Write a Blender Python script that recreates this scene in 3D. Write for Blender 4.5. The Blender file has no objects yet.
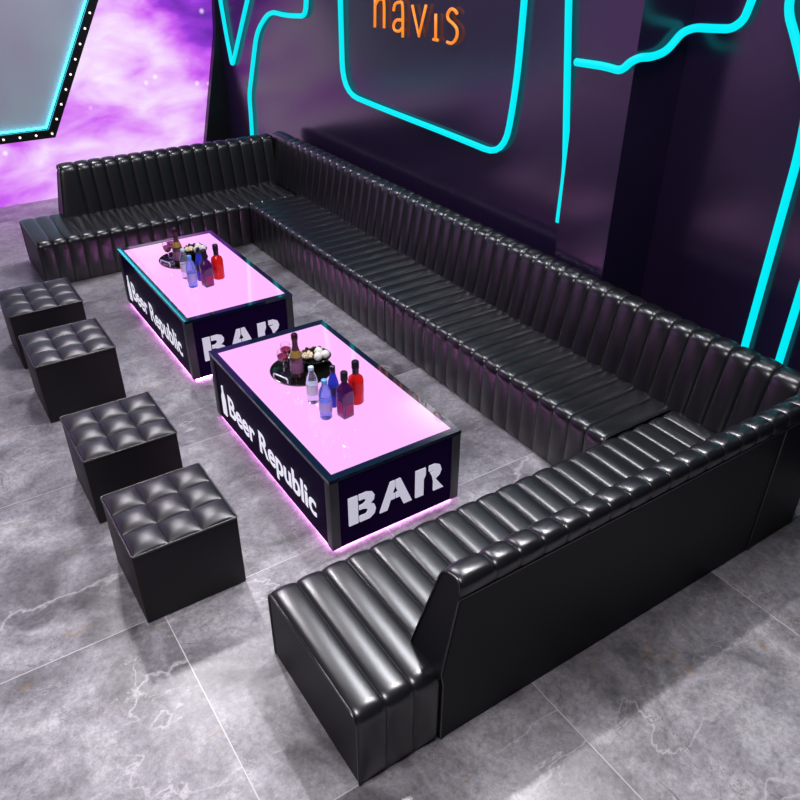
import bpy, bmesh, math, random
from mathutils import Matrix, Vector
random.seed(4)
SC = bpy.context.scene
COL = SC.collection
PI = math.pi

# ------------------------------------------------------------------ camera
cd = bpy.data.cameras.new('camera'); cam = bpy.data.objects.new('camera', cd); COL.objects.link(cam)
SC.camera = cam
cd.sensor_width = 36.0; cd.lens = 764.7 / 800 * 36; cd.clip_start = 0.05; cd.clip_end = 100
cam.matrix_world = Matrix(((0.55007752, -0.45211722, 0.70214296, 0.0),
                           (0.83510755, 0.29460234, -0.46454799, 0.0),
                           (0.00317719, 0.8419023, 0.53962063, 2.7),
                           (0, 0, 0, 1)))
# ------------------------------------------------------------------ world, lights, exposure
W = bpy.data.worlds.new('world'); SC.world = W; W.use_nodes = True
W.node_tree.nodes['Background'].inputs[0].default_value = (0.62, 0.60, 0.75, 1)
W.node_tree.nodes['Background'].inputs[1].default_value = 0.06
SC.view_settings.view_transform = 'Standard'
SC.view_settings.look = 'None'
SC.view_settings.exposure = 0.0
SC.view_settings.gamma = 1.0
SC.view_settings.use_curve_mapping = False

def area(name, loc, sx, sy, power, col=(1, 1, 1), target=None):
    l = bpy.data.lights.new(name, 'AREA'); l.shape = 'RECTANGLE'; l.size = sx; l.size_y = sy
    l.energy = power; l.color = col
    o = bpy.data.objects.new(name, l); COL.objects.link(o); o.location = loc
    if target:
        d = Vector(target) - Vector(loc); o.rotation_euler = d.to_track_quat('-Z', 'Y').to_euler()
    return o
def spot(name, loc, target, power, angle, blend=.5, radius=.08, col=(1, 1, 1)):
    l = bpy.data.lights.new(name, 'SPOT'); l.energy = power; l.spot_size = math.radians(angle); l.spot_blend = blend
    l.shadow_soft_size = radius; l.color = col
    o = bpy.data.objects.new(name, l); COL.objects.link(o); o.location = loc
    d = Vector(target) - Vector(loc); o.rotation_euler = d.to_track_quat('-Z', 'Y').to_euler()
    return o
area('unseen_overhead_light', (-4.0, 2.5, 4.15), .9, .5, 75, (.90, .92, 1.0))
area('unseen_overhead_light', (-7.2, 1.5, 4.15), .9, .6, 85, (.97, .90, 1.0))
area('unseen_overhead_light', (-2.2, 3.0, 4.15), .9, .3, 42, (.96, .92, 1.0))
spot('ceiling_spot_light', (-5.5, 1.15, 4.1), (-2.7, -.1, 0), 290, 72, .8, .16, (1, .95, 1))
spot('ceiling_spot_light', (-2.75, 2.4, 4.1), (-.5, .9, 0), 440, 75, .8, .05, (1, .97, 1))
area('unseen_overhead_light', (-1.2, -1.0, 4.15), 1.6, 1.0, 160, (1, .95, 1))  # added fill with no fixture, brightens the floor nearest the camera

# ------------------------------------------------------------------ materials
def newmat(name):
    m = bpy.data.materials.new(name); m.use_nodes = True
    return m, m.node_tree.nodes, m.node_tree.links
def prin(name, col, rough=.5, metal=0, spec=.5, emis=None, es=0, coat=0, trans=0, ior=1.5, alpha=1):
    m, n, l = newmat(name); b = n['Principled BSDF']
    b.inputs['Base Color'].default_value = (*col, 1)
    b.inputs['Roughness'].default_value = rough
    b.inputs['Metallic'].default_value = metal
    b.inputs['Specular IOR Level'].default_value = spec
    b.inputs['IOR'].default_value = ior
    b.inputs['Coat Weight'].default_value = coat
    b.inputs['Coat Roughness'].default_value = .05
    b.inputs['Transmission Weight'].default_value = trans
    b.inputs['Alpha'].default_value = alpha
    if emis:
        b.inputs['Emission Color'].default_value = (*emis, 1); b.inputs['Emission Strength'].default_value = es
    return m
def noisy(m, scale, strength, dist=.002, detail=4):
    n = m.node_tree.nodes; l = m.node_tree.links
    tc = n.new('ShaderNodeTexCoord'); t = n.new('ShaderNodeTexNoise'); t.inputs['Scale'].default_value = scale
    t.inputs['Detail'].default_value = detail
    bu = n.new('ShaderNodeBump'); bu.inputs['Strength'].default_value = strength; bu.inputs['Distance'].default_value = dist
    l.new(tc.outputs['Object'], t.inputs['Vector']); l.new(t.outputs[0], bu.inputs['Height'])
    l.new(bu.outputs[0], n['Principled BSDF'].inputs['Normal'])
    return m
M = {}
M['leather'] = prin('black_leather', (.007, .007, .009), .29, spec=.8)
M['leather_flat'] = noisy(prin('black_leather_panel', (.006, .006, .008), .48, spec=.22), 20, .10, .001)
M['leather_stool'] = prin('black_leather_stool', (.012, .011, .015), .37, spec=.75)
M['neon'] = prin('cyan_neon', (0, .05, .05), .6, spec=.1, emis=(0.0, .83, .92), es=1.0)
M['orange'] = prin('orange_letter_light', (.3, .1, .01), .4, emis=(.95, .24, .01), es=.95)
M['panel_dark'] = prin('dark_glass_panel', (.006, .002, .014), .35, spec=.10, ior=1.12, emis=(.05, .006, .20), es=.035)
M['post'] = prin('dark_metal_post', (.06, .06, .068), .4, metal=.5)
M['glass_border'] = prin('teal_dark_glass', (.004, .012, .028), .05, spec=.8, coat=.6)
M['pink'] = prin('pink_light_panel', (.02, .01, .02), .04, spec=.5, ior=2.0, emis=(1.0, .49, .98), es=1.0)
M['pink_strip'] = prin('pink_led_strip', (.1, .05, .1), .4, emis=(1.0, .33, .95), es=26)
M['letter'] = prin('white_letter_light', (.3, .3, .32), .5, emis=(.72, .70, .82), es=.95)
M['letter_dim'] = prin('soft_letter_light', (.3, .3, .32), .5, emis=(.56, .54, .68), es=.75)
M['black_plastic'] = prin('black_frame', (.005, .005, .007), .35)
M['bulb'] = prin('warm_bulb', (.5, .5, .4), .4, emis=(1, .93, .8), es=1.4)
M['tray'] = prin('black_tray', (.006, .006, .005), .10, spec=.7)
M['chrome'] = prin('chrome', (.75, .75, .77), .35, metal=.7)
M['champ'] = prin('champagne_glass', (.10, .035, .06), .12, spec=.8)
M['foil'] = prin('dark_rose_foil', (.06, .018, .035), .3, metal=.6)
M['gold'] = prin('gold_label', (.55, .38, .08), .35, metal=.5)
M['rose_label'] = prin('rose_label', (.22, .10, .19), .45)
M['wineglass'] = prin('clear_glass', (1, .93, .97), .02, trans=1, ior=1.3)
M['wine'] = prin('rose_wine', (.22, .02, .06), .08, spec=.7)
M['water'] = prin('clear_plastic', (.80, .85, 1), .05, trans=.9, ior=1.2)
M['watercap'] = prin('pale_cap', (.55, .75, .80), .4)
M['bluecap'] = prin('blue_cap', (.10, .35, .80), .35)
M['bluewater'] = prin('blue_plastic', (.32, .42, .95), .06, trans=.75, ior=1.2)
M['blueglass'] = prin('blue_glass', (.04, .07, .75), .08, trans=.35, ior=1.35)
M['purpleglass'] = prin('dark_purple_glass', (.07, .006, .10), .08, spec=.8, trans=.15)
M['magenta_label'] = prin('magenta_label', (.30, .01, .12), .4)
M['navy_label'] = prin('navy_label', (.012, .012, .06), .4)
M['white_label'] = prin('white_label', (.62, .60, .72), .5)
M['lilac_label'] = prin('lilac_label', (.40, .36, .75), .5)
M['redglass'] = prin('red_glass', (.85, .015, .012), .08, trans=.25, ior=1.35, emis=None)
M['darkcap'] = prin('dark_cap', (.012, .008, .014), .3)
M['white_ball'] = prin('white_ball', (.80, .80, .74), .5)
M['popcorn'] = noisy(prin('popcorn', (.85, .74, .50), .7), 60, .5, .01)
M['berry'] = prin('dark_berry', (.05, .004, .01), .35)

# glossy lacquered wall
def mat_wall():
    m, n, l = newmat('dark_glossy_wall'); b = n['Principled BSDF']
    b.inputs['Base Color'].default_value = (.016, .009, .032, 1)
    b.inputs['Roughness'].default_value = .2; b.inputs['Specular IOR Level'].default_value = .7
    return m
M['wall'] = mat_wall()

# galaxy led wall
def mat_galaxy():
    m, n, l = newmat('galaxy_screen'); b = n['Principled BSDF']
    tc = n.new('ShaderNodeTexCoord'); sep = n.new('ShaderNodeSeparateXYZ')
    l.new(tc.outputs['Object'], sep.inputs[0])
    def noise(scale, detail, dist, off):
        mp = n.new('ShaderNodeMapping'); mp.inputs['Location'].default_value = off
        mp.inputs['Rotation'].default_value = (math.radians(25), 0, 0); mp.inputs['Scale'].default_value = (1, .7, 1.5)
        t = n.new('ShaderNodeTexNoise'); t.inputs['Scale'].default_value = scale; t.inputs['Detail'].default_value = detail
        t.inputs['Distortion'].default_value = dist; t.inputs['Roughness'].default_value = .48
        l.new(tc.outputs['Object'], mp.inputs[0]); l.new(mp.outputs[0], t.inputs['Vector']); return t
    n1 = noise(.95, 4, .3, (3, 1.2, .4)); n2 = noise(2.2, 5, .5, (9, 4, 2))
    # gradient: deep purple in the upper corner next to the dark wall
    def mth(op, a, c=None, d=None):
        x = n.new('ShaderNodeMath'); x.operation = op
        for i, v in enumerate((a, c, d)):
            if v is None: continue
            if isinstance(v, (int, float)): x.inputs[i].default_value = v
            else: l.new(v, x.inputs[i])
        return x.outputs[0]
    yz = mth('ADD', mth('MULTIPLY', sep.outputs[1], .34), mth('MULTIPLY', sep.outputs[2], .30))
    g = mth('MAXIMUM', mth('SUBTRACT', yz, 1.38), 0.0)
    v = mth('ADD', mth('MULTIPLY', n1.outputs[0], 1.0), mth('SUBTRACT', mth('MULTIPLY', n2.outputs[0], .75), .13))
    v = mth('SUBTRACT', v, mth('SUBTRACT', mth('MULTIPLY', g, 1.6), -.10))
    r = n.new('ShaderNodeValToRGB'); e = r.color_ramp.elements
    e[0].position = .18; e[0].color = (.13, .012, .38, 1)
    e[1].position = .84; e[1].color = (.95, .80, .97, 1)
    for p, c in ((.34, (.30, .03, .66, 1)), (.47, (.60, .11, .88, 1)), (.56, (.72, .26, .93, 1)), (.68, (.84, .50, .96, 1))):
        x = e.new(p); x.color = c
    l.new(v, r.inputs[0])
    vo = n.new('ShaderNodeTexVoronoi'); vo.inputs['Scale'].default_value = 3.4; l.new(tc.outputs['Object'], vo.inputs['Vector'])
    st = n.new('ShaderNodeMapRange'); st.inputs[1].default_value = .02; st.inputs[2].default_value = .14
    st.inputs[3].default_value = 1; st.inputs[4].default_value = 0
    l.new(vo.outputs['Distance'], st.inputs[0])
    s2 = mth('POWER', st.outputs[0], 1.6)
    mx = n.new('ShaderNodeMix'); mx.data_type = 'RGBA'
    l.new(s2, mx.inputs[0]); l.new(r.outputs[0], mx.inputs[6]); mx.inputs[7].default_value = (1, .93, 1, 1)
    l.new(mx.outputs[2], b.inputs['Emission Color']); b.inputs['Emission Strength'].default_value = 1.0
    b.inputs['Base Color'].default_value = (.02, .01, .03, 1); b.inputs['Roughness'].default_value = .5
    return m
M['galaxy'] = mat_galaxy()

# marble tiled floor
def mat_floor():
    m, n, l = newmat('grey_marble_tiles'); b = n['Principled BSDF']
    def mth(op, a, c=None, d=None):
        x = n.new('ShaderNodeMath'); x.operation = op
        for i, v in enumerate((a, c, d)):
            if v is None: continue
            if isinstance(v, (int, float)): x.inputs[i].default_value = v
            else: l.new(v, x.inputs[i])
        return x.outputs[0]
    tc = n.new('ShaderNodeTexCoord'); sep = n.new('ShaderNodeSeparateXYZ'); l.new(tc.outputs['Object'], sep.inputs[0])
    tx = mth('DIVIDE', mth('ADD', sep.outputs[0], 2.598 + 1.185 * 12), 1.185)
    ty = mth('DIVIDE', mth('ADD', sep.outputs[1], -.432 + 1.155 * 12), 1.155)
    fx = mth('FRACT', tx); fy = mth('FRACT', ty)
    ex = mth('MULTIPLY', mth('SUBTRACT', .5, mth('ABSOLUTE', mth('SUBTRACT', fx, .5))), 1.185)
    ey = mth('MULTIPLY', mth('SUBTRACT', .5, mth('ABSOLUTE', mth('SUBTRACT', fy, .5))), 1.155)
    edge = mth('MINIMUM', ex, ey)
    gr = mth('LESS_THAN', edge, .0022)
    cx = mth('FLOOR', tx); cy = mth('FLOOR', ty)
    cmb = n.new('ShaderNodeCombineXYZ')
    l.new(mth('MULTIPLY', cx, 7.31), cmb.inputs[0]); l.new(mth('MULTIPLY', cy, 3.77), cmb.inputs[1])
    l.new(mth('MULTIPLY', mth('ADD', cx, cy), 5.13), cmb.inputs[2])
    ad = n.new('ShaderNodeVectorMath'); ad.operation = 'ADD'; l.new(tc.outputs['Object'], ad.inputs[0]); l.new(cmb.outputs[0], ad.inputs[1])
    V = ad.outputs[0]
    def noise(scale, detail, dist=0, rough=.55, vec=None, sc=(1, 1, 1), rot=0):
        mp = n.new('ShaderNodeMapping'); mp.inputs['Scale'].default_value = sc; mp.inputs['Rotation'].default_value = (0, 0, rot)
        l.new(vec or V, mp.inputs[0])
        t = n.new('ShaderNodeTexNoise'); t.inputs['Scale'].default_value = scale; t.inputs['Detail'].default_value = detail
        t.inputs['Distortion'].default_value = dist; t.inputs['Roughness'].default_value = rough
        l.new(mp.outputs[0], t.inputs['Vector']); return t.outputs[0]
    def ramp(v, stops):
        r = n.new('ShaderNodeValToRGB'); e = r.color_ramp.elements
        e[0].position, e[0].color = stops[0][0], (*stops[0][1], 1); e[1].position, e[1].color = stops[-1][0], (*stops[-1][1], 1)
        for p, c in stops[1:-1]:
            x = e.new(p); x.color = (*c, 1)
        l.new(v, r.inputs[0]); return r.outputs[0]
    def mix(f, a, c, mode='MIX'):
        x = n.new('ShaderNodeMix'); x.data_type = 'RGBA'; x.blend_type = mode
        if isinstance(f, (int, float)): x.inputs[0].default_value = f
        else: l.new(f, x.inputs[0])
        for i, v in ((6, a), (7, c)):
            if isinstance(v, tuple): x.inputs[i].default_value = (*v, 1)
            else: l.new(v, x.inputs[i])
        return x.outputs[2]
    base = ramp(noise(2.2, 12, .35, .68), [(.33, (.12, .115, .125)), (.5, (.24, .23, .25)), (.66, (.42, .41, .43))])
    streak = noise(13, 10, .5, .75, sc=(1.2, .8, 1), rot=.7)
    base = mix(.75, base, ramp(streak, [(.34, (.62, .62, .62)), (.5, (1, 1, 1)), (.64, (1.22, 1.22, 1.22))]), 'MULTIPLY')
    fine = noise(48, 8, .3, .8)
    base = mix(.9, base, ramp(fine, [(.36, (.66, .66, .66)), (.5, (1, 1, 1)), (.64, (1.3, 1.3, 1.3))]), 'MULTIPLY')
    blot = noise(2.2, 5, 1.0)
    base = mix(mth('MULTIPLY', mth('GREATER_THAN', 2, 1), 1), base, ramp(blot, [(.34, (.50, .50, .50)), (.46, (1, 1, 1)), (1, (1, 1, 1))]), 'MULTIPLY')
    def vein(scale, dist, width, rot, gate_scale, gate_lo, sc=(1, .5, 1), detail=5):
        v = noise(scale, detail, dist, .55, sc=sc, rot=rot)
        a = mth('ABSOLUTE', mth('SUBTRACT', v, .5))
        mr = n.new('ShaderNodeMapRange'); mr.inputs[1].default_value = 0; mr.inputs[2].default_value = width
        mr.inputs[3].default_value = 1; mr.inputs[4].default_value = 0; l.new(a, mr.inputs[0])
        g = noise(gate_scale, 2)
        mg = n.new('ShaderNodeMapRange'); mg.inputs[1].default_value = gate_lo; mg.inputs[2].default_value = gate_lo + .08; l.new(g, mg.inputs[0])
        return mth('MULTIPLY', mth('POWER', mr.outputs[0], 1.4), mg.outputs[0])
    c = mix(mth('MULTIPLY', vein(.9, .5, .006, .6, 1.7, .47, detail=9), .62), base, (.58, .55, .58))
    c = mix(mth('MULTIPLY', vein(3.0, .5, .005, .9, 2.3, .50, sc=(1, .7, 1), detail=9), .6), c, (.50, .48, .50))
    c = mix(mth('MULTIPLY', vein(2.6, 1.2, .006, -.4, 1.9, .53, sc=(1, 1, 1), detail=8), .8), c, (.05, .05, .05))
    c = mix(mth('MULTIPLY', vein(1.2, .9, .0045, 1.2, 2.9, .56), .7), c, (.28, .16, .05))
    c = mix(gr, c, (.50, .49, .51))
    l.new(c, b.inputs['Base Color'])
    rr = n.new('ShaderNodeMapRange'); rr.inputs[3].default_value = .24; rr.inputs[4].default_value = .42
    l.new(streak, rr.inputs[0]); l.new(rr.outputs[0], b.inputs['Roughness'])
    b.inputs['Specular IOR Level'].default_value = .6
    return m
M['floor'] = mat_floor()

def mat_screen():
    m, n, l = newmat('dotted_grey_screen_glow'); b = n['Principled BSDF']
    tc = n.new('ShaderNodeTexCoord'); vo = n.new('ShaderNodeTexVoronoi'); vo.inputs['Scale'].default_value = 55
    vo.inputs['Randomness'].default_value = .1; l.new(tc.outputs['Object'], vo.inputs['Vector'])
    no = n.new('ShaderNodeTexNoise'); no.inputs['Scale'].default_value = .9; l.new(tc.outputs['Object'], no.inputs['Vector'])
    r = n.new('ShaderNodeValToRGB'); r.color_ramp.elements[0].position = .35; r.color_ramp.elements[0].color = (.055, .045, .10, 1)
    r.color_ramp.elements[1].position = .62; r.color_ramp.elements[1].color = (.075, .11, .14, 1); l.new(no.outputs[0], r.inputs[0])
    mr = n.new('ShaderNodeMapRange'); mr.inputs[1].default_value = .2; mr.inputs[2].default_value = .7; mr.inputs[3].default_value = 1.15; mr.inputs[4].default_value = .75
    l.new(vo.outputs['Distance'], mr.inputs[0])
    l.new(r.outputs[0], b.inputs['Emission Color']); l.new(mr.outputs[0], b.inputs['Emission Strength'])  # dim glow put into the grey panel to brighten it
    b.inputs['Base Color'].default_value = (.28, .28, .31, 1); b.inputs['Roughness'].default_value = .5
    return m
M['screen'] = mat_screen()

# ------------------------------------------------------------------ helpers
def mesh_obj(name, verts, faces, mat, parent=None, smooth=False, loc=(0, 0, 0), auto=None):
    me = bpy.data.meshes.new(name); me.from_pydata([tuple(v) for v in verts], [], faces)
    bm = bmesh.new(); bm.from_mesh(me); bmesh.ops.recalc_face_normals(bm, faces=bm.faces); bm.to_mesh(me); bm.free()
    me.materials.append(mat)
    if smooth: me.polygons.foreach_set('use_smooth', [True] * len(me.polygons))
    if auto and smooth:
        try: me.set_sharp_from_angle(angle=math.radians(auto))
        except Exception: pass
    me.update()
    o = bpy.data.objects.new(name, me); COL.objects.link(o); o.location = loc
    if parent: o.parent = parent
    return o
def tag(o, label=None, cat=None, group=None, kind=None):
    if label: o['label'] = label
    if cat: o['category'] = cat
    if group: o['group'] = group
    if kind: o['kind'] = kind
    return o
def thing(name, label, cat, loc=(0, 0, 0), group=None):
    o = bpy.data.objects.new(name, None); COL.objects.link(o); o.location = loc; o.empty_display_size = .1
    return tag(o, label, cat, group)
def box_vf(x0, x1, y0, y1, z0, z1):
    v = [(x, y, z) for x in (x0, x1) for y in (y0, y1) for z in (z0, z1)]
    f = [(0, 1, 3, 2), (4, 6, 7, 5), (0, 4, 5, 1), (2, 3, 7, 6), (0, 2, 6, 4), (1, 5, 7, 3)]
    return v, f
def merge(*parts):
    V, F = [], []
    for v, f in parts:
        k = len(V); V += list(v); F += [tuple(i + k for i in q) for q in f]
    return V, F
def box(name, x0, x1, y0, y1, z0, z1, mat, parent=None, bevel=0):
    v, f = box_vf(x0, x1, y0, y1, z0, z1)
    o = mesh_obj(name, v, f, mat, parent)
    if bevel:
        bm = bmesh.new(); bm.from_mesh(o.data)
        bmesh.ops.bevel(bm, geom=list(bm.edges), offset=bevel, segments=3, profile=.5, affect='EDGES')
        bm.to_mesh(o.data); bm.free()
        o.data.polygons.foreach_set('use_smooth', [True] * len(o.data.polygons)); o.data.set_sharp_from_angle(angle=math.radians(40))
    return o
def lathe_vf(prof, seg=28, cx=0, cy=0, cz=0):
    V, F = [], []
    for r, z in prof:
        for k in range(seg):
            a = 2 * PI * k / seg; V.append((cx + r * math.cos(a), cy + r * math.sin(a), cz + z))
    n = len(prof)
    for i in range(n - 1):
        for k in range(seg):
            F.append((i * seg + k, i * seg + (k + 1) % seg, (i + 1) * seg + (k + 1) % seg, (i + 1) * seg + k))
    if prof[0][0] > 1e-5: F.append(tuple(range(seg)))
    if prof[-1][0] > 1e-5: F.append(tuple((n - 1) * seg + k for k in range(seg)))
    return V, F
def lathe(name, prof, mat, parent=None, loc=(0, 0, 0), seg=28, auto=50):
    v, f = lathe_vf(prof, seg); return mesh_obj(name, v, f, mat, parent, True, loc, auto)
def catmull(pts, sub=6):
    P = [Vector(p) for p in pts]; out = []
    for i in range(len(P) - 1):
        p0 = P[i - 1] if i else P[0] * 2 - P[1]; p1 = P[i]; p2 = P[i + 1]; p3 = P[i + 2] if i + 2 < len(P) else P[-1] * 2 - P[-2]
        for k in range(sub):
            t = k / sub
            out.append(.5 * ((2 * p1) + (p2 - p0) * t + (2 * p0 - 5 * p1 + 4 * p2 - p3) * t * t + (3 * p1 - p0 - 3 * p2 + p3) * t ** 3))
    out.append(P[-1]); return out
def rounded(pts, rad, sub=6):
    P = [Vector(p) for p in pts]; out = [P[0]]
    for i in range(1, len(P) - 1):
        a, b, c = P[i - 1], P[i], P[i + 1]
        r = min(rad, (a - b).length * .45, (c - b).length * .45)
        p = b + (a - b).normalized() * r; q = b + (c - b).normalized() * r
        for k in range(sub + 1):
            t = k / sub; out.append(p * (1 - t) ** 2 + b * 2 * t * (1 - t) + q * t * t)
    out.append(P[-1]); return out
def tube_vf(pts, r, seg=10, closed=False):
    P = [Vector(p) for p in pts]; n = len(P); V, F = [], []
    up = None
    for i, p in enumerate(P):
        if closed: t = (P[(i + 1) % n] - P[i - 1])
        else: t = (P[min(i + 1, n - 1)] - P[max(i - 1, 0)])
        t.normalize()
        if up is None:
            up = Vector((0, 0, 1)) if abs(t.z) < .9 else Vector((1, 0, 0))
        a = (up - t * up.dot(t)).normalized(); up = a; b = t.cross(a)
        for k in range(seg):
            an = 2 * PI * k / seg; V.append(p + a * math.cos(an) * r + b * math.sin(an) * r)
    for i in range(n if closed else n - 1):
        j = (i + 1) % n
        for k in range(seg):
            F.append((i * seg + k, i * seg + (k + 1) % seg, j * seg + (k + 1) % seg, j * seg + k))
    if not closed:
        F.append(tuple(range(seg))); F.append(tuple((n - 1) * seg + k for k in range(seg)))
    return V, F
def tube(name, pts, r, mat, parent=None, seg=10, closed=False):
    v, f = tube_vf(pts, r, seg, closed); return mesh_obj(name, v, f, mat, parent, True, auto=60)
def prism(name, poly, axis, a0, a1, mat, parent=None):
    """poly of 2D points extruded along axis ('x': points are (y,z); 'y': (x,z))"""
    n = len(poly); V = []
    for a in (a0, a1):
        for p, q in poly: V.append((a, p, q) if axis == 'x' else ((p, a, q) if axis == 'y' else (p, q, a)))
    F = [tuple(range(n)), tuple(range(2 * n - 1, n - 1, -1))] + [(i, (i + 1) % n, (i + 1) % n + n, i + n) for i in range(n)]
    return mesh_obj(name, V, F, mat, parent)

# ------------------------------------------------------------------ room shell
CEIL = 4.25
v, f = box_vf(-9.4, 3.5, -8.0, 4.2, -.1, 0)
tag(mesh_obj('floor', v, f, M['floor']), kind='structure')
v, f = box_vf(-9.4, 3.5, -8.0, 4.2, CEIL, CEIL + .1)
tag(mesh_obj('ceiling', v, f, prin('dark_ceiling', (.02, .02, .025), .5)), kind='structure')
tag(box('wall_left', -9.25, -9.05, -8.0, 3.5, 0, CEIL, M['galaxy']), kind='structure')
tag(box('wall_back', -9.25, -3.30, 3.5, 3.65, 0, CEIL, M['wall']), kind='structure')
tag(box('trim_1', -3.335, -2.925, 3.4, 4.0, 0, CEIL, M['wall']), kind='structure')        # pilaster
tag(box('wall_right', -2.925, 3.4, 3.8, 3.95, 0, CEIL, M['wall']), kind='structure')
# leaning black panel that ends the galaxy wall
tag(prism('trim_2', [(3.5, 0), (3.5, CEIL), (3.42, CEIL), (3.478, 1.86), (3.45, 1.53), (3.18, .40), (3.08, 0)], 'x', -9.05, -8.97, M['black_plastic']), kind='structure')

# ------------------------------------------------------------------ galaxy wall screen
scr = thing('stage_screen', 'large grey angular screen with cyan lit edge and bulb-studded black frame on galaxy wall', 'screen', (-9.0, 0, 0))
def scr_poly(off):
    # inward offset of the outline; outline is a wide tapered hexagon (y, z)
    c = [(1.531, .664), (2.72, 2.785), (2.1, 3.55), (-2.1, 3.55), (-2.72, 2.785), (-1.531, .664)]
    n = len(c); out = []
    for i in range(n):
        p0, p1, p2 = (Vector(c[i - 1]), Vector(c[i]), Vector(c[(i + 1) % n]))
        d1 = (p1 - p0).normalized(); d2 = (p2 - p1).normalized()
        n1 = Vector((-d1.y, d1.x)); n2 = Vector((-d2.y, d2.x))
        b = (n1 + n2).normalized(); out.append(p1 + b * (off / b.dot(n1)))
    return out
o0 = scr_poly(0); o1 = scr_poly(.085)
V = []; F = []
for px in (-.045, .07):
    for pl in (o0, o1):
        for p in pl: V.append((px, p[0], p[1]))
n = 6
for i in range(n):
    j = (i + 1) % n
    F += [(i, j, n + j, n + i), (2 * n + i, 3 * n + i, 3 * n + j, 2 * n + j), (i, 2 * n + i, 2 * n + j, j), (n + i, n + j, 3 * n + j, 3 * n + i)]
frm = mesh_obj('frame', V, F, M['black_plastic'], scr)
pl = scr_poly(.08); Vp = [(-.03, p[0], p[1]) for p in pl] + [(.0, p[0], p[1]) for p in pl]
mesh_obj('display', Vp, [tuple(range(6)), tuple(range(11, 5, -1))] + [(i, (i + 1) % 6, (i + 1) % 6 + 6, i + 6) for i in range(6)], M['screen'], scr)
el = scr_poly(.10)
v, f = tube_vf([(.025, p[0], p[1]) for p in el], .009, 8, True)
mesh_obj('edge_light', v, f, prin('cyan_led', (0, .1, .1), .4, emis=(.03, .72, .95), es=7), scr, True)
mid = scr_poly(.043)
bv, bf = lathe_vf([(.0, -.012), (.009, -.008), (.0125, 0), (.009, .008), (.0, .012)], 10)
bme = None
for i in range(6):
    a, b = mid[i], mid[(i + 1) % 6]; L = (b - a).length; k = max(1, round(L / .157))
    for q in range(k):
        p = a + (b - a) * q / k
        if p.x < .3 and p.y > .0 and not (p.x > -.4 and p.y < 1): continue
        if bme is None:
            o = mesh_obj('bulb', bv, bf, M['bulb'], frm, True, (.075, p.x, p.y)); bme = o.data
        else:
            o = bpy.data.objects.new('bulb', bme); COL.objects.link(o); o.parent = frm; o.location = (.075, p.x, p.y)

# ------------------------------------------------------------------ neon
NR = .021
def neon(pts, label, rad=.12, y=None):
    P = [(p[0], y, p[1]) if len(p) == 2 else p for p in pts]
    o = tube('neon_tube', rounded(P, rad), NR, M['neon'], None, 12)
    tag(o, label, 'neon light', 'cyan neon lines on the dark walls'); return o
NY = 3.474
neon([(-8.92, 2.75), (-8.781, 1.878), (-8.719, 1.542), (-8.642, 1.238), (-8.355, 1.581), (-8.059, 1.932), (-7.7, 2.5)],
     'cyan neon V at the left end of the dark wall beside the galaxy wall', .06, NY)
neon([(-6.70, 2.45), (-6.758, 2.093), (-6.80, 1.90), (-7.2, 1.868), (-7.56, 1.875), (-7.90, 1.66), (-8.248, .999), (-8.257, .788), (-8.284, .514)],
     'cyan neon line with a hooked top rising behind the sofa corner', .16, NY)
neon([(-6.15, 2.9), (-6.163, 1.928), (-6.172, 1.36), (-5.6, 1.338), (-4.6, 1.317), (-3.99, 1.297), (-3.92, 1.75), (-3.909, 2.246), (-3.92, 2.9)],
     'large cyan neon frame with rounded bottom corners around the orange letters', .26, NY)
neon([(-3.60, 2.9), (-3.545, 2.333), (-3.404, 1.348), (-3.411, 1.013)], 'nearly upright cyan neon line left of the pilaster', .1, NY)
neon([(-3.323, 3.374, 1.985), (-3.111, 3.374, 1.992), (-2.99, 3.374, 1.985), (-2.93, 3.374, 2.04), (-2.899, 3.40, 2.06), (-2.899, 3.50, 2.056), (-2.899, 3.60, 2.075), (-2.899, 3.70, 2.16), (-2.88, 3.774, 2.18),
      (-2.784, 3.774, 2.185), (-2.66, 3.774, 2.195), (-2.60, 3.774, 2.24), (-2.57, 3.774, 2.38), (-2.45, 3.774, 2.9)],
     'cyan neon line stepping across the pilaster onto the right wall', .07)
neon([(-2.42, 2.9), (-2.385, 2.42), (-2.375, 2.30), (-2.30, 2.19), (-2.155, 1.95), (-2.128, 1.70), (-2.128, .35)], 'left of two upright cyan neon lines above the right end of the sofa', .12, 3.774)
neon([(-1.85, 1.9), (-1.911, 1.3), (-1.911, .854), (-1.911, .35)], 'rightmost upright cyan neon line above the sofa end', .12, 3.774)
neon([(-1.42, 3.0), (-1.54, 2.04), (-1.53, 1.37), (-1.25, 1.62), (-.95, 2.05), (-.8, 2.6)], 'cyan neon V beyond the sofa end, mirrored in the floor', .08, 3.774)

sign = thing('letter_sign', 'orange handwritten letters navis on the dark wall inside the neon frame', 'sign', (0, NY, 0))
LET = [[[(-5.616, 2.16), (-5.627, 1.926)], [(-5.623, 2.077), (-5.572, 2.12), (-5.51, 2.129), (-5.49, 2.097), (-5.492, 1.933)]],
       [[(-5.358, 2.064), (-5.338, 2.109), (-5.28, 2.127), (-5.237, 2.108), (-5.232, 1.897)], [(-5.233, 2.013), (-5.318, 2.005), (-5.358, 1.966), (-5.338, 1.935), (-5.279, 1.935), (-5.232, 1.965)]],
       [[(-5.11, 2.122), (-5.02, 1.928), (-4.937, 2.136)]],
       [[(-4.817, 2.092), (-4.812, 1.928)], [(-4.84, 1.927), (-4.784, 1.927)]],
       [[(-4.572, 2.113), (-4.603, 2.133), (-4.648, 2.133), (-4.679, 2.1), (-4.667, 2.07), (-4.61, 2.047), (-4.569, 2.019), (-4.566, 1.973), (-4.605, 1.933), (-4.648, 1.924), (-4.675, 1.929)]]]
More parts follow.
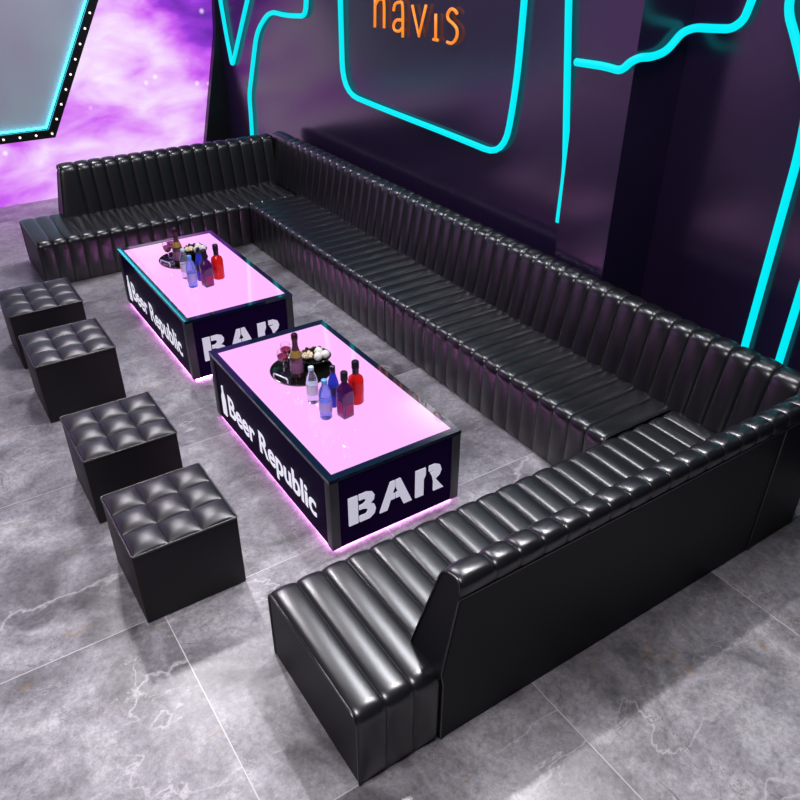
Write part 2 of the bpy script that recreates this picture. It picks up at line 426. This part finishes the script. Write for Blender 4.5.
for strokes in LET:
    parts = []
    for s in strokes:
        P = [(a, 0, b) for a, b in s]
        if len(P) > 3: P = catmull(P, 4)
        parts.append(tube_vf(P, .0105, 8))
    v, f = merge(*parts); mesh_obj('letter', v, f, M['orange'], sign, True)

# ------------------------------------------------------------------ sofa
def smooth_profile(pts, rad):
    """pts: list of (u, z, r) corner points with fillet radius"""
    P = [Vector((p[0], p[1])) for p in pts]; out = []
    for i, p in enumerate(P):
        r = pts[i][2] if len(pts[i]) > 2 else 0
        if r and 0 < i < len(P) - 1:
            a = (P[i - 1] - p).normalized(); c = (P[i + 1] - p).normalized()
            s, e = p + a * r, p + c * r
            for k in range(7):
                t = k / 6; out.append(s * (1 - t) ** 2 + p * 2 * t * (1 - t) + e * t * t)
        else: out.append(p.copy())
    # subdivide long spans
    res = [out[0]]
    if abs(out[0].y - .008) < 1e-6: out.insert(1, Vector((out[0].x, .05)))
    if abs(out[-1].y - .008) < 1e-6: out.insert(len(out) - 1, Vector((out[-1].x, .05)))
    for q in out[1:]:
        d = (q - res[-1]).length; k = max(1, int(d / .09)); s = res[-1].copy()
        for i in range(1, k + 1): res.append(s.lerp(q, i / k))
    return res
def ribbed_vf(prof, bounds, mp, amp=.016, lean=None, ns=13, fade0=0):
    """prof (u,z) list, ribs between successive bounds along the axis; mp(u, a, z) -> xyz; lean(z, a)->a shift for first bound"""
    n = len(prof); nor = []
    for i in range(n):
        t = prof[min(i + 1, n - 1)] - prof[max(i - 1, 0)]; t.normalize(); nor.append(Vector((-t.y, t.x)))
    arc = [0]
    for i in range(1, n): arc.append(arc[-1] + (prof[i] - prof[i - 1]).length)
    V, F = [], []
    for b in range(len(bounds) - 1):
        base = len(V)
        for k in range(ns):
            t = .5 - .5 * math.cos(PI * k / (ns - 1)); s = abs(2 * t - 1); h = amp * (.55 * (1 - s ** 2) + .45 * (1 - s ** 8))
            for i in range(n):
                a0, a1 = bounds[b], bounds[b + 1]
                if lean and b == 0: a0 = a0 + lean(prof[i].y)
                a = a0 + (a1 - a0) * t
                w = min(1, max(0, (prof[i].y - .008) / .04))
                if fade0: w *= min(1, arc[i] / fade0) ** .7
                p = prof[i] + nor[i] * h * w
                V.append(mp(p.x, a, p.y))
        for k in range(ns - 1):
            for i in range(n - 1):
                F.append((base + k * n + i, base + k * n + i + 1, base + (k + 1) * n + i + 1, base + (k + 1) * n + i))
    return V, F
def cap_vf(prof, a_fn, mp, thick):
    n = len(prof); V = [mp(p.x, a_fn(p.y), p.y) for p in prof] + [mp(p.x, a_fn(p.y) + thick, p.y) for p in prof]
    F = [tuple(range(n)), tuple(range(2 * n - 1, n - 1, -1))] + [(i, (i + 1) % n, (i + 1) % n + n, i + n) for i in range(n)]
    return V, F

def sofa_arm(label, xo, sgn, y0, back_bounds, seat_pitch, seat_n, lean_y):
    """xo: outer plane, sgn=-1 when the seat lies towards -x.  u = distance inward from the outer plane"""
    root = thing('sofa_section', label, 'sofa', (0, 0, 0))
    mp = lambda u, a, z: (xo + sgn * u, a, z)
    D = .715
    B = [y0 + seat_pitch * k for k in range(seat_n + 1)]
    flip = 1
    # exposed foot end: ribs wrap front, top and outer side
    wrap = smooth_profile([(0.012, .008), (.012, .385, .05), (D, .385, .05), (D, .008)], 0)
    v, f = ribbed_vf(wrap, B[:4], mp, .012)
    mesh_obj('footrest', v, f, M['leather'], root, True)
    capw = [Vector((p.x, p.y)) for p in wrap]
    v, f = cap_vf(capw, lambda z: B[0] - .004, mp, .01)
    ep = mesh_obj('end_panel', v, f, M['leather_flat'], root)
    tube('piping', [mp(p.x, B[0] - .004, p.y) for p in wrap], .005, M['leather'], ep, 6)
    # seat in front of the backrest
    sp = smooth_profile([(.14, .36), (.14, .385), (D, .385, .05), (D, .008)], 0)
    v, f = ribbed_vf(sp, B[3:], mp, .012)
    st = mesh_obj('seat', v, f, M['leather'], root, True)
    # double seam between footrest and seat
    tube('seam', [mp(p.x, B[3], p.y + .001) for p in sp[1:]], .004, M['leather'], st, 6)
    # backrest
    bp = smooth_profile([(0.0, .735), (0.0, .815, .045), (.105, .80, .045), (.19, .37)], 0)
    # build from outside over the top and down the front
    lean = lambda z: (z - .80) * lean_y
    v, f = ribbed_vf(bp, back_bounds, mp, .013, lean, 13, .09)
    mesh_obj('backrest', v, f, M['leather'], root, True)
    # slanted end face of the backrest
    e0 = back_bounds[0]
    prof = [Vector((0, .37))] + [Vector((p.x, p.y)) for p in bp]
    v, f = cap_vf(prof, lambda z: e0 + lean(z), mp, .012)
    be = mesh_obj('backrest_end', v, f, M['leather_flat'], root)
    tube('piping', [mp(p.x, e0 + lean(p.y) - .002, p.y) for p in bp[1:]], .005, M['leather'], be, 6)
    # outer back panel
    ye = back_bounds[-1]
    zz = [.008, .37, .735]
    V = []
    for u in (.0, .02):
        for a, z in ((B[3] - .003, .008), (B[3] - .003, .33), (e0 + lean(.40), .40), (e0 + lean(.74), .745), (ye, .745), (ye, .008)):
            V.append(mp(u, a, z))
    F = [(0, 1, 2, 3, 4, 5), (11, 10, 9, 8, 7, 6)] + [(i, (i + 1) % 6, (i + 1) % 6 + 6, i + 6) for i in range(6)]
    bk = mesh_obj('back_panel', V, F, M['leather_flat'], root)
    tube('piping', [mp(-.002, e0 + lean(.74), .742), mp(-.002, ye, .742)], .005, M['leather'], bk, 6)
    tube('piping', [mp(-.002, B[3], .01), mp(-.002, B[3], .33), mp(-.002, e0 + lean(.40), .40), mp(-.002, e0 + lean(.74), .74)], .004, M['leather'], bk, 6)
    return root

nb = [1.176, 1.328] + [1.328 + .112 * k for k in range(1, 16)] + [3.12, 3.235]
sofa_arm('near end section of the black ribbed leather sofa, its flat back towards the viewer', -1.397, -1, .765, nb, .1168, 21, .18)
fb = [1.212, 1.351] + [1.351 + .1185 * k for k in range(1, 16)] + [3.235]
sofa_arm('far end section of the black ribbed leather sofa in front of the galaxy wall', -7.315, 1, .80, fb, .118, 20, .18)

root = thing('sofa_section', 'long middle section of the black ribbed leather sofa along the dark wall', 'sofa', (0, 0, 0))
YB = 3.385
mpm = lambda u, a, z: (a, YB - u, z)
SB = [-6.585 + k * (6.585 - 2.120) / 36 for k in range(37)]
sp = smooth_profile([(.12, .36), (.12, .385), (.715, .385, .05), (.715, .008)], 0)
v, f = ribbed_vf(sp, SB, mpm, .012); mesh_obj('seat', v, f, M['leather'], root, True)
capp = [Vector((.12, .008))] + sp
v, f = cap_vf(capp, lambda z: SB[-1], mpm, -.01); mesh_obj('end_panel', v, f, M['leather_flat'], root)
tube('piping', [mpm(p.x, SB[-1] + .002, p.y) for p in sp], .004, M['leather'], root, 6)
BB = [-7.315] + [-6.965 + .1231 * k for k in range(0, 44)] + [-1.53, -1.397]
bp = smooth_profile([(0.0, .735), (0.0, .825, .045), (.105, .81, .045), (.19, .37)], 0)
v, f = ribbed_vf(bp, BB, mpm, .013, None, 13, .09); mesh_obj('backrest', v, f, M['leather'], root, True)
box('back_panel', -7.315, -1.397, YB - .02, YB, .008, .74, M['leather_flat'], root)
for x0, x1 in ((-1.417, -1.3972), (-7.3148, -7.295)):
    prism('side_panel', [(3.008, .008), (3.008, .74), (3.25, .785), (3.36, .80), (YB, .76), (YB, .008)], 'x', x0, x1, M['leather_flat'], root)
tube('piping', [(-1.395, 3.008, .01), (-1.395, 3.008, .74)], .0045, M['leather'], root, 6)

# ------------------------------------------------------------------ stools
def stool(cx, cy, label):
    S = .475; H = .402; h = S / 2
    root = thing('stool', label, 'stool', (cx, cy, 0), 'black quilted cube stools in a row')
    box('body', -h, h, -h, h, .002, H, M['stool_side'], root, .005)
    # quilted cushion: 3 x 3 pillows
    N = 12; V = []; F = []; q = h - .006; c = 2 * q / 3
    for cj in range(3):
        for ci in range(3):
            base = len(V)
            for j in range(N + 1):
                for i in range(N + 1):
                    u = .5 - .5 * math.cos(PI * i / N); w = .5 - .5 * math.cos(PI * j / N)
                    a = 1 - abs(2 * u - 1) ** 2; b = 1 - abs(2 * w - 1) ** 2
                    z = H + .001 + .022 * (max(a, 0) * max(b, 0)) ** .55
                    V.append((-q + c * (ci + u), -q + c * (cj + w), z))
            for j in range(N):
                for i in range(N):
                    k = base + j * (N + 1) + i; F.append((k, k + 1, k + N + 2, k + N + 1))
    o = mesh_obj('cushion', V, F, M['leather_stool'], root, True)
    tube('piping', rounded([(-h, 0, H), (-h, -h, H), (h, -h, H), (h, h, H), (-h, h, H), (-h, .001, H)], .012), .0055, M['leather_stool'], o, 8, True)
    return root
M['stool_side'] = noisy(prin('black_leather_stool_side', (.008, .007, .009), .5, spec=.28), 9, .1, .003)
for cx, lab in ((-2.812, 'quilted black cube stool nearest the viewer, lowest in the picture'),
                (-3.60, 'quilted black cube stool directly behind the nearest one'),
                (-4.705, 'quilted black cube stool, second from the far end of the row'),
                (-5.50, 'quilted black cube stool farthest back, cut by the left picture edge')):
    stool(cx, .592, lab)

# ------------------------------------------------------------------ bar tables
def text_mesh(txt, height, width, bold):
    c = bpy.data.curves.new('lettering', 'FONT'); c.body = txt; c.size = 1; c.offset = bold; c.extrude = .0
    o = bpy.data.objects.new('lettering_source', c); COL.objects.link(o)
    dg = bpy.context.evaluated_depsgraph_get(); me = bpy.data.meshes.new_from_object(o.evaluated_get(dg))
    vs = [v.co.copy() for v in me.vertices]; fs = [tuple(p.vertices) for p in me.polygons]
    bpy.data.objects.remove(o); bpy.data.meshes.remove(me)
    x0 = min(v.x for v in vs); x1 = max(v.x for v in vs); z1 = max(v.y for v in vs)
    return [((v.x - x0) / (x1 - x0) * width, v.y / z1 * height) for v in vs], fs
TXT = text_mesh('Beer Republic', .145, 1.105, .020)
def bar_table(cx, y0, label):
    LX, LY, T = 1.495, .773, .46
    x0, x1 = -LX / 2, LX / 2; yy0, yy1 = 0, LY
    root = thing('bar_table', label, 'table', (cx, y0, 0), 'glowing bar tables')
    box('plinth', x0 + .05, x1 - .05, yy0 + .05, yy1 - .05, .002, .03, M['black_plastic'], root)
    v, f = merge(box_vf(x0 + .024, x1 - .024, yy0 + .024, yy0 + .04, .004, .016), box_vf(x0 + .024, x1 - .024, yy1 - .04, yy1 - .024, .004, .016),
                 box_vf(x0 + .024, x0 + .04, yy0 + .04, yy1 - .04, .004, .016), box_vf(x1 - .04, x1 - .024, yy0 + .04, yy1 - .04, .004, .016))
    mesh_obj('led_strip', v, f, M['pink_strip'], root)
    bd = box('body', x0 + .008, x1 - .008, yy0 + .008, yy1 - .008, .018, T - .022, M['panel_dark'], root)
    for a, b in ((x0, yy0), (x1 - .05, yy0), (x0, yy1 - .05), (x1 - .05, yy1 - .05)):
        box('corner_post', a, a + .05, b, b + .05, .02, T - .02, M['post'], root, .004)
    bx, by0, by1 = .055, .036, .036
    v, f = merge(box_vf(x0, x1, yy0, yy0 + by0, T - .02, T), box_vf(x0, x1, yy1 - by1, yy1, T - .02, T),
                 box_vf(x0, x0 + bx, yy0 + by0, yy1 - by1, T - .02, T), box_vf(x1 - .042, x1, yy0 + by0, yy1 - by1, T - .02, T))
    mesh_obj('glass_border', v, f, M['glass_border'], root)
    box('light_panel', x0 + bx, x1 - .042, yy0 + by0, yy1 - by1, T - .022, T - .001, M['pink'], root)
    # lettering on the long side
    vs, fs = TXT
    lx = x0 + .235
    V = [(lx + a + d, -.0005 - k * .0003, .130 + b) for k, d in enumerate((-.0035, 0, .0035)) for a, b in vs]
    fs = [tuple(i + k * len(vs) for i in q) for k in range(3) for q in fs]
    mesh_obj('lettering', V, fs, M['letter'], bd)
    bt = [(0, .085), (.0, .205), (.012, .235), (.020, .25), (.020, .292), (.034, .292), (.034, .25), (.044, .235), (.054, .20), (.054, .085)]
    prism('bottle_emblem', [(x0 + .125 + a, b + .0) for a, b in bt], 'y', -.002, .004, M['letter'], bd)
    # BAR on the short side
    ox = x1
    Bs = [[(.0, .0), (.0, .172), (.052, .172), (.052, .0)],
          [(.060, .172), (.105, .172), (.136, .160), (.148, .138), (.144, .112), (.122, .092), (.146, .078), (.154, .050), (.146, .020), (.118, .0), (.060, .0), (.060, .036), (.098, .036), (.110, .050), (.104, .068), (.080, .078), (.060, .078), (.060, .104), (.082, .104), (.098, .116), (.098, .130), (.086, .138), (.060, .138)]]
    As = [[(.178, .0), (.242, .172), (.268, .172), (.268, .132), (.252, .092), (.268, .092), (.268, .058), (.242, .058), (.222, .0)],
          [(.275, .172), (.303, .172), (.372, .0), (.322, .0), (.300, .058), (.275, .058), (.275, .092), (.288, .092), (.275, .126)]]
    Rs = [[(.395, .0), (.395, .172), (.456, .172), (.456, .128), (.444, .102), (.444, .07), (.444, .0)],
          [(.478, .172), (.515, .172), (.546, .156), (.556, .124), (.545, .094), (.520, .076), (.572, .0), (.508, .0), (.508, .060), (.500, .096), (.485, .128), (.512, .128), (.512, .138), (.478, .138)]]
    V = []; F = []
    for poly in Bs + As + Rs:
        k = len(V); n = len(poly)
        V += [(x1 + .000, .100 + a, .135 + b) for a, b in poly] + [(x1 - .008, .100 + a, .135 + b) for a, b in poly]
        F += [tuple(k + i for i in range(n)), tuple(k + n + i for i in range(n - 1, -1, -1))] + [(k + i, k + (i + 1) % n, k + (i + 1) % n + n, k + i + n) for i in range(n)]
    mesh_obj('lettering', V, F, M['letter_dim'], bd)
    return root
bar_table(-3.2525, 1.262, 'glowing pink-topped bar table nearer the viewer, in front of the near sofa end')
bar_table(-5.200, 1.276, 'glowing pink-topped bar table farther away, beside the far sofa end')

# ------------------------------------------------------------------ drinks set
def drinks(dx, dy, which):
    T = .461
    on = 'on the %s bar table' % which
    g = 'drinks and snacks ' + on
    tx, ty = -3.475 + dx, 1.62 + dy
    t = thing('serving_tray', 'round glossy black serving tray with chrome handles ' + on, 'tray', (tx, ty, T))
    lathe('dish', [(0, 0), (.165, 0), (.177, .008), (.181, .018), (.177, .019), (.170, .010), (.161, .006), (0, .006)], M['tray'], t, seg=48)
    for a in (-1.25, 1.9):
        c, s = math.cos(a), math.sin(a)
        P = [(.163 * c - w * s, .163 * s + w * c, z) for w, z in ((-.055, .008), (-.055, .045), (.055, .045), (.055, .008))]
        tube('handle', rounded(P, .01, 3), .0048, M['chrome'], t, 8)
    zt = T + .0065
    c = thing('champagne_bottle', 'dark champagne bottle with gold neck label on the tray ' + on, 'bottle', (tx + .035, ty - .045, zt))
    cb = lathe('body', [(0, 0), (.033, 0), (.037, .006), (.037, .105), (.033, .135), (.021, .17), (.0155, .195)], M['champ'], c)
    lathe('foil', [(.0168, .18), (.0155, .225), (.0185, .235), (.0185, .262), (.012, .27), (0, .27)], M['foil'], c)
    lathe('neck_label', [(.0345, .130), (.0285, .150), (.0225, .168)], M['gold'], cb)
    lathe('label', [(.0376, .03), (.0376, .095)], M['rose_label'], cb)
    for k, (gx, gy, w) in enumerate(((-.012, -.105, 'nearer the tray handle'), (-.075, -.055, 'behind its twin'))):
        w_ = thing('wine_glass', 'stemmed glass of rose wine, %s, ' % w + on, 'glass', (tx + gx, ty + gy, zt))
        lathe('foot', [(0, 0), (.030, 0), (.030, .002), (.005, .006), (.0035, .012), (.0035, .075), (.006, .082)], M['wineglass'], w_, seg=20)
        lathe('bowl', [(.004, .080), (.020, .088), (.031, .108), (.033, .130), (.027, .158), (.0262, .158), (.0318, .130), (.0298, .109), (.019, .0905), (0, .083)], M['wineglass'], w_, seg=20)
        lathe('wine', [(0, .0840), (.018, .0915), (.0285, .1095), (.0300, .126), (0, .126)], M['wine'], w_, seg=20)
    bx, by = tx - .03, ty + .105
    b = tag(lathe('snack_bowl', [(0, 0), (.045, 0), (.07, .02), (.092, .052), (.095, .055), (.090, .054), (.066, .024), (.04, .008), (0, .008)], M['tray'], None, (bx, by, zt), 36),
            'small black snack bowl on the tray ' + on, 'bowl')
    for k, (px, py, pz, wh) in enumerate(((-.018, .035, .062, 'at the back'), (.028, .055, .058, 'at the right'), (.032, .005, .060, 'at the front'))):
        o = lathe('snack_ball', [(.0255 * math.sin(PI * i / 12), -.0255 * math.cos(PI * i / 12)) for i in range(13)], M['white_ball'], None, (bx + px, by + py, zt + pz), 18)
        tag(o, 'white round snack %s of the black bowl ' % wh + on, 'snack', 'white round snacks ' + on)
    parts = []
    rnd = random.Random(7)
    for k in range(60):
        a = rnd.uniform(0, 2 * PI); r = .034 * math.sqrt(rnd.random())
        parts.append(lathe_vf([(0, -.008), (.006, -.005), (.009, 0), (.006, .006), (0, .008)], 6, -.034 + r * math.cos(a), -.034 + r * math.sin(a), .050 + rnd.uniform(-.012, .018) * (1 - r / .05)))
    v, f = merge(*parts); tag(mesh_obj('popcorn', v, f, M['popcorn'], None, True, (bx, by, zt)), 'heap of pale popcorn in the black bowl ' + on, 'popcorn', None, 'stuff')
    parts = []
    for k in range(16):
        a = 2.3 + 2.6 * k / 15 - .9; r = .066 + .01 * (k % 2)
        parts.append(lathe_vf([(0, -.011), (.008, -.007), (.011, 0), (.008, .007), (0, .011)], 8, r * math.cos(a), r * math.sin(a), .055 + .006 * (k % 3)))
    v, f = merge(*parts); tag(mesh_obj('dried_berries', v, f, M['berry'], None, True, (bx, by, zt)), 'row of dark dried berries along the bowl rim ' + on, 'berries', None, 'stuff')
    def bottle(name, x, y, label, body, bm, cap, cm, lab, lm, capname='cap'):
        o = thing(name, label + ' ' + on, 'bottle', (x + dx, y + dy, T), 'bottles standing ' + on)
        bb = lathe('body', body, bm, o); lathe(capname, cap, cm, o); lathe('label', lab, lm, bb); return o
    wb = [(0, 0), (.026, 0), (.030, .006), (.029, .03), (.031, .04), (.031, .13), (.027, .16), (.013, .19), (.0125, .202)]
    bottle('water_bottle', -3.155, 1.525, 'clear water bottle with a pale cap', wb, M['water'],
           [(.0145, .200), (.0150, .202), (.0150, .218), (.013, .220), (0, .220)], M['watercap'], [(.0316, .055), (.0316, .115)], M['white_label'])
    wb2 = [(r * 1.08, z * 1.04) for r, z in wb]
    bottle('water_bottle', -2.985, 1.512, 'blue-tinted water bottle with a bright blue cap', wb2, M['bluewater'],
           [(.0150, .209), (.0155, .210), (.0155, .228), (.0135, .230), (0, .230)], M['bluecap'], [(.0342, .045), (.0342, .105)], M['lilac_label'])
    bottle('blue_bottle', -3.065, 1.605, 'slender deep blue bottle with a dark cap', [(0, 0), (.028, 0), (.031, .006), (.031, .125), (.027, .15), (.018, .18), (.0125, .205), (.012, .21)], M['blueglass'],
           [(.0135, .205), (.014, .206), (.014, .240), (.012, .242), (0, .242)], M['darkcap'], [(.0316, .075), (.0316, .12)], M['navy_label'])
    bottle('red_bottle', -3.03, 1.722, 'bright red bottle with a dark neck', [(0, 0), (.038, 0), (.042, .006), (.042, .135), (.037, .155), (.018, .172), (.016, .19)], M['redglass'],
           [(.0175, .178), (.0175, .208), (.020, .210), (.020, .248), (.017, .252), (0, .252)], M['darkcap'], [(.0426, .07), (.0426, .10)], M['redglass'])
    # square dark purple bottle
    o = thing('liquor_bottle', 'tall square dark purple bottle with a black stopper ' + on, 'bottle', (-2.945 + dx, 1.606 + dy, T), 'bottles standing ' + on)
    def ring(s, z, r):
        P = []
        for cx_, cy_, a0 in ((s - r, s - r, 0), (-(s - r), s - r, 90), (-(s - r), -(s - r), 180), (s - r, -(s - r), 270)):
            for k in range(4):
                a = math.radians(a0 + 30 * k); P.append((cx_ + r * math.cos(a), cy_ + r * math.sin(a), z))
        return P
    rings = [ring(.030, 0, .006), ring(.034, .005, .007), ring(.034, .155, .007), ring(.030, .175, .010), ring(.016, .198, .0155), ring(.014, .22, .0135)]
    V = [p for r_ in rings for p in r_]; F = [tuple(range(15, -1, -1))]
    for i in range(5):
        for k in range(16): F.append((i * 16 + k, i * 16 + (k + 1) % 16, (i + 1) * 16 + (k + 1) % 16, (i + 1) * 16 + k))
    F.append(tuple(80 + k for k in range(16)))
    bo = mesh_obj('body', V, F, M['purpleglass'], o, True, auto=50)
    lathe('stopper', [(.0165, .215), (.019, .217), (.019, .262), (.016, .266), (0, .266)], M['darkcap'], o)
    v, f = merge(box_vf(-.024, .024, -.0352, -.0342, .02, .10), box_vf(.0342, .0352, -.024, .024, .02, .085)); mesh_obj('label', v, f, M['magenta_label'], bo)
    o.rotation_euler = (0, 0, .15)
drinks(0, 0, 'nearer')
drinks(-1.962, .012, 'farther')
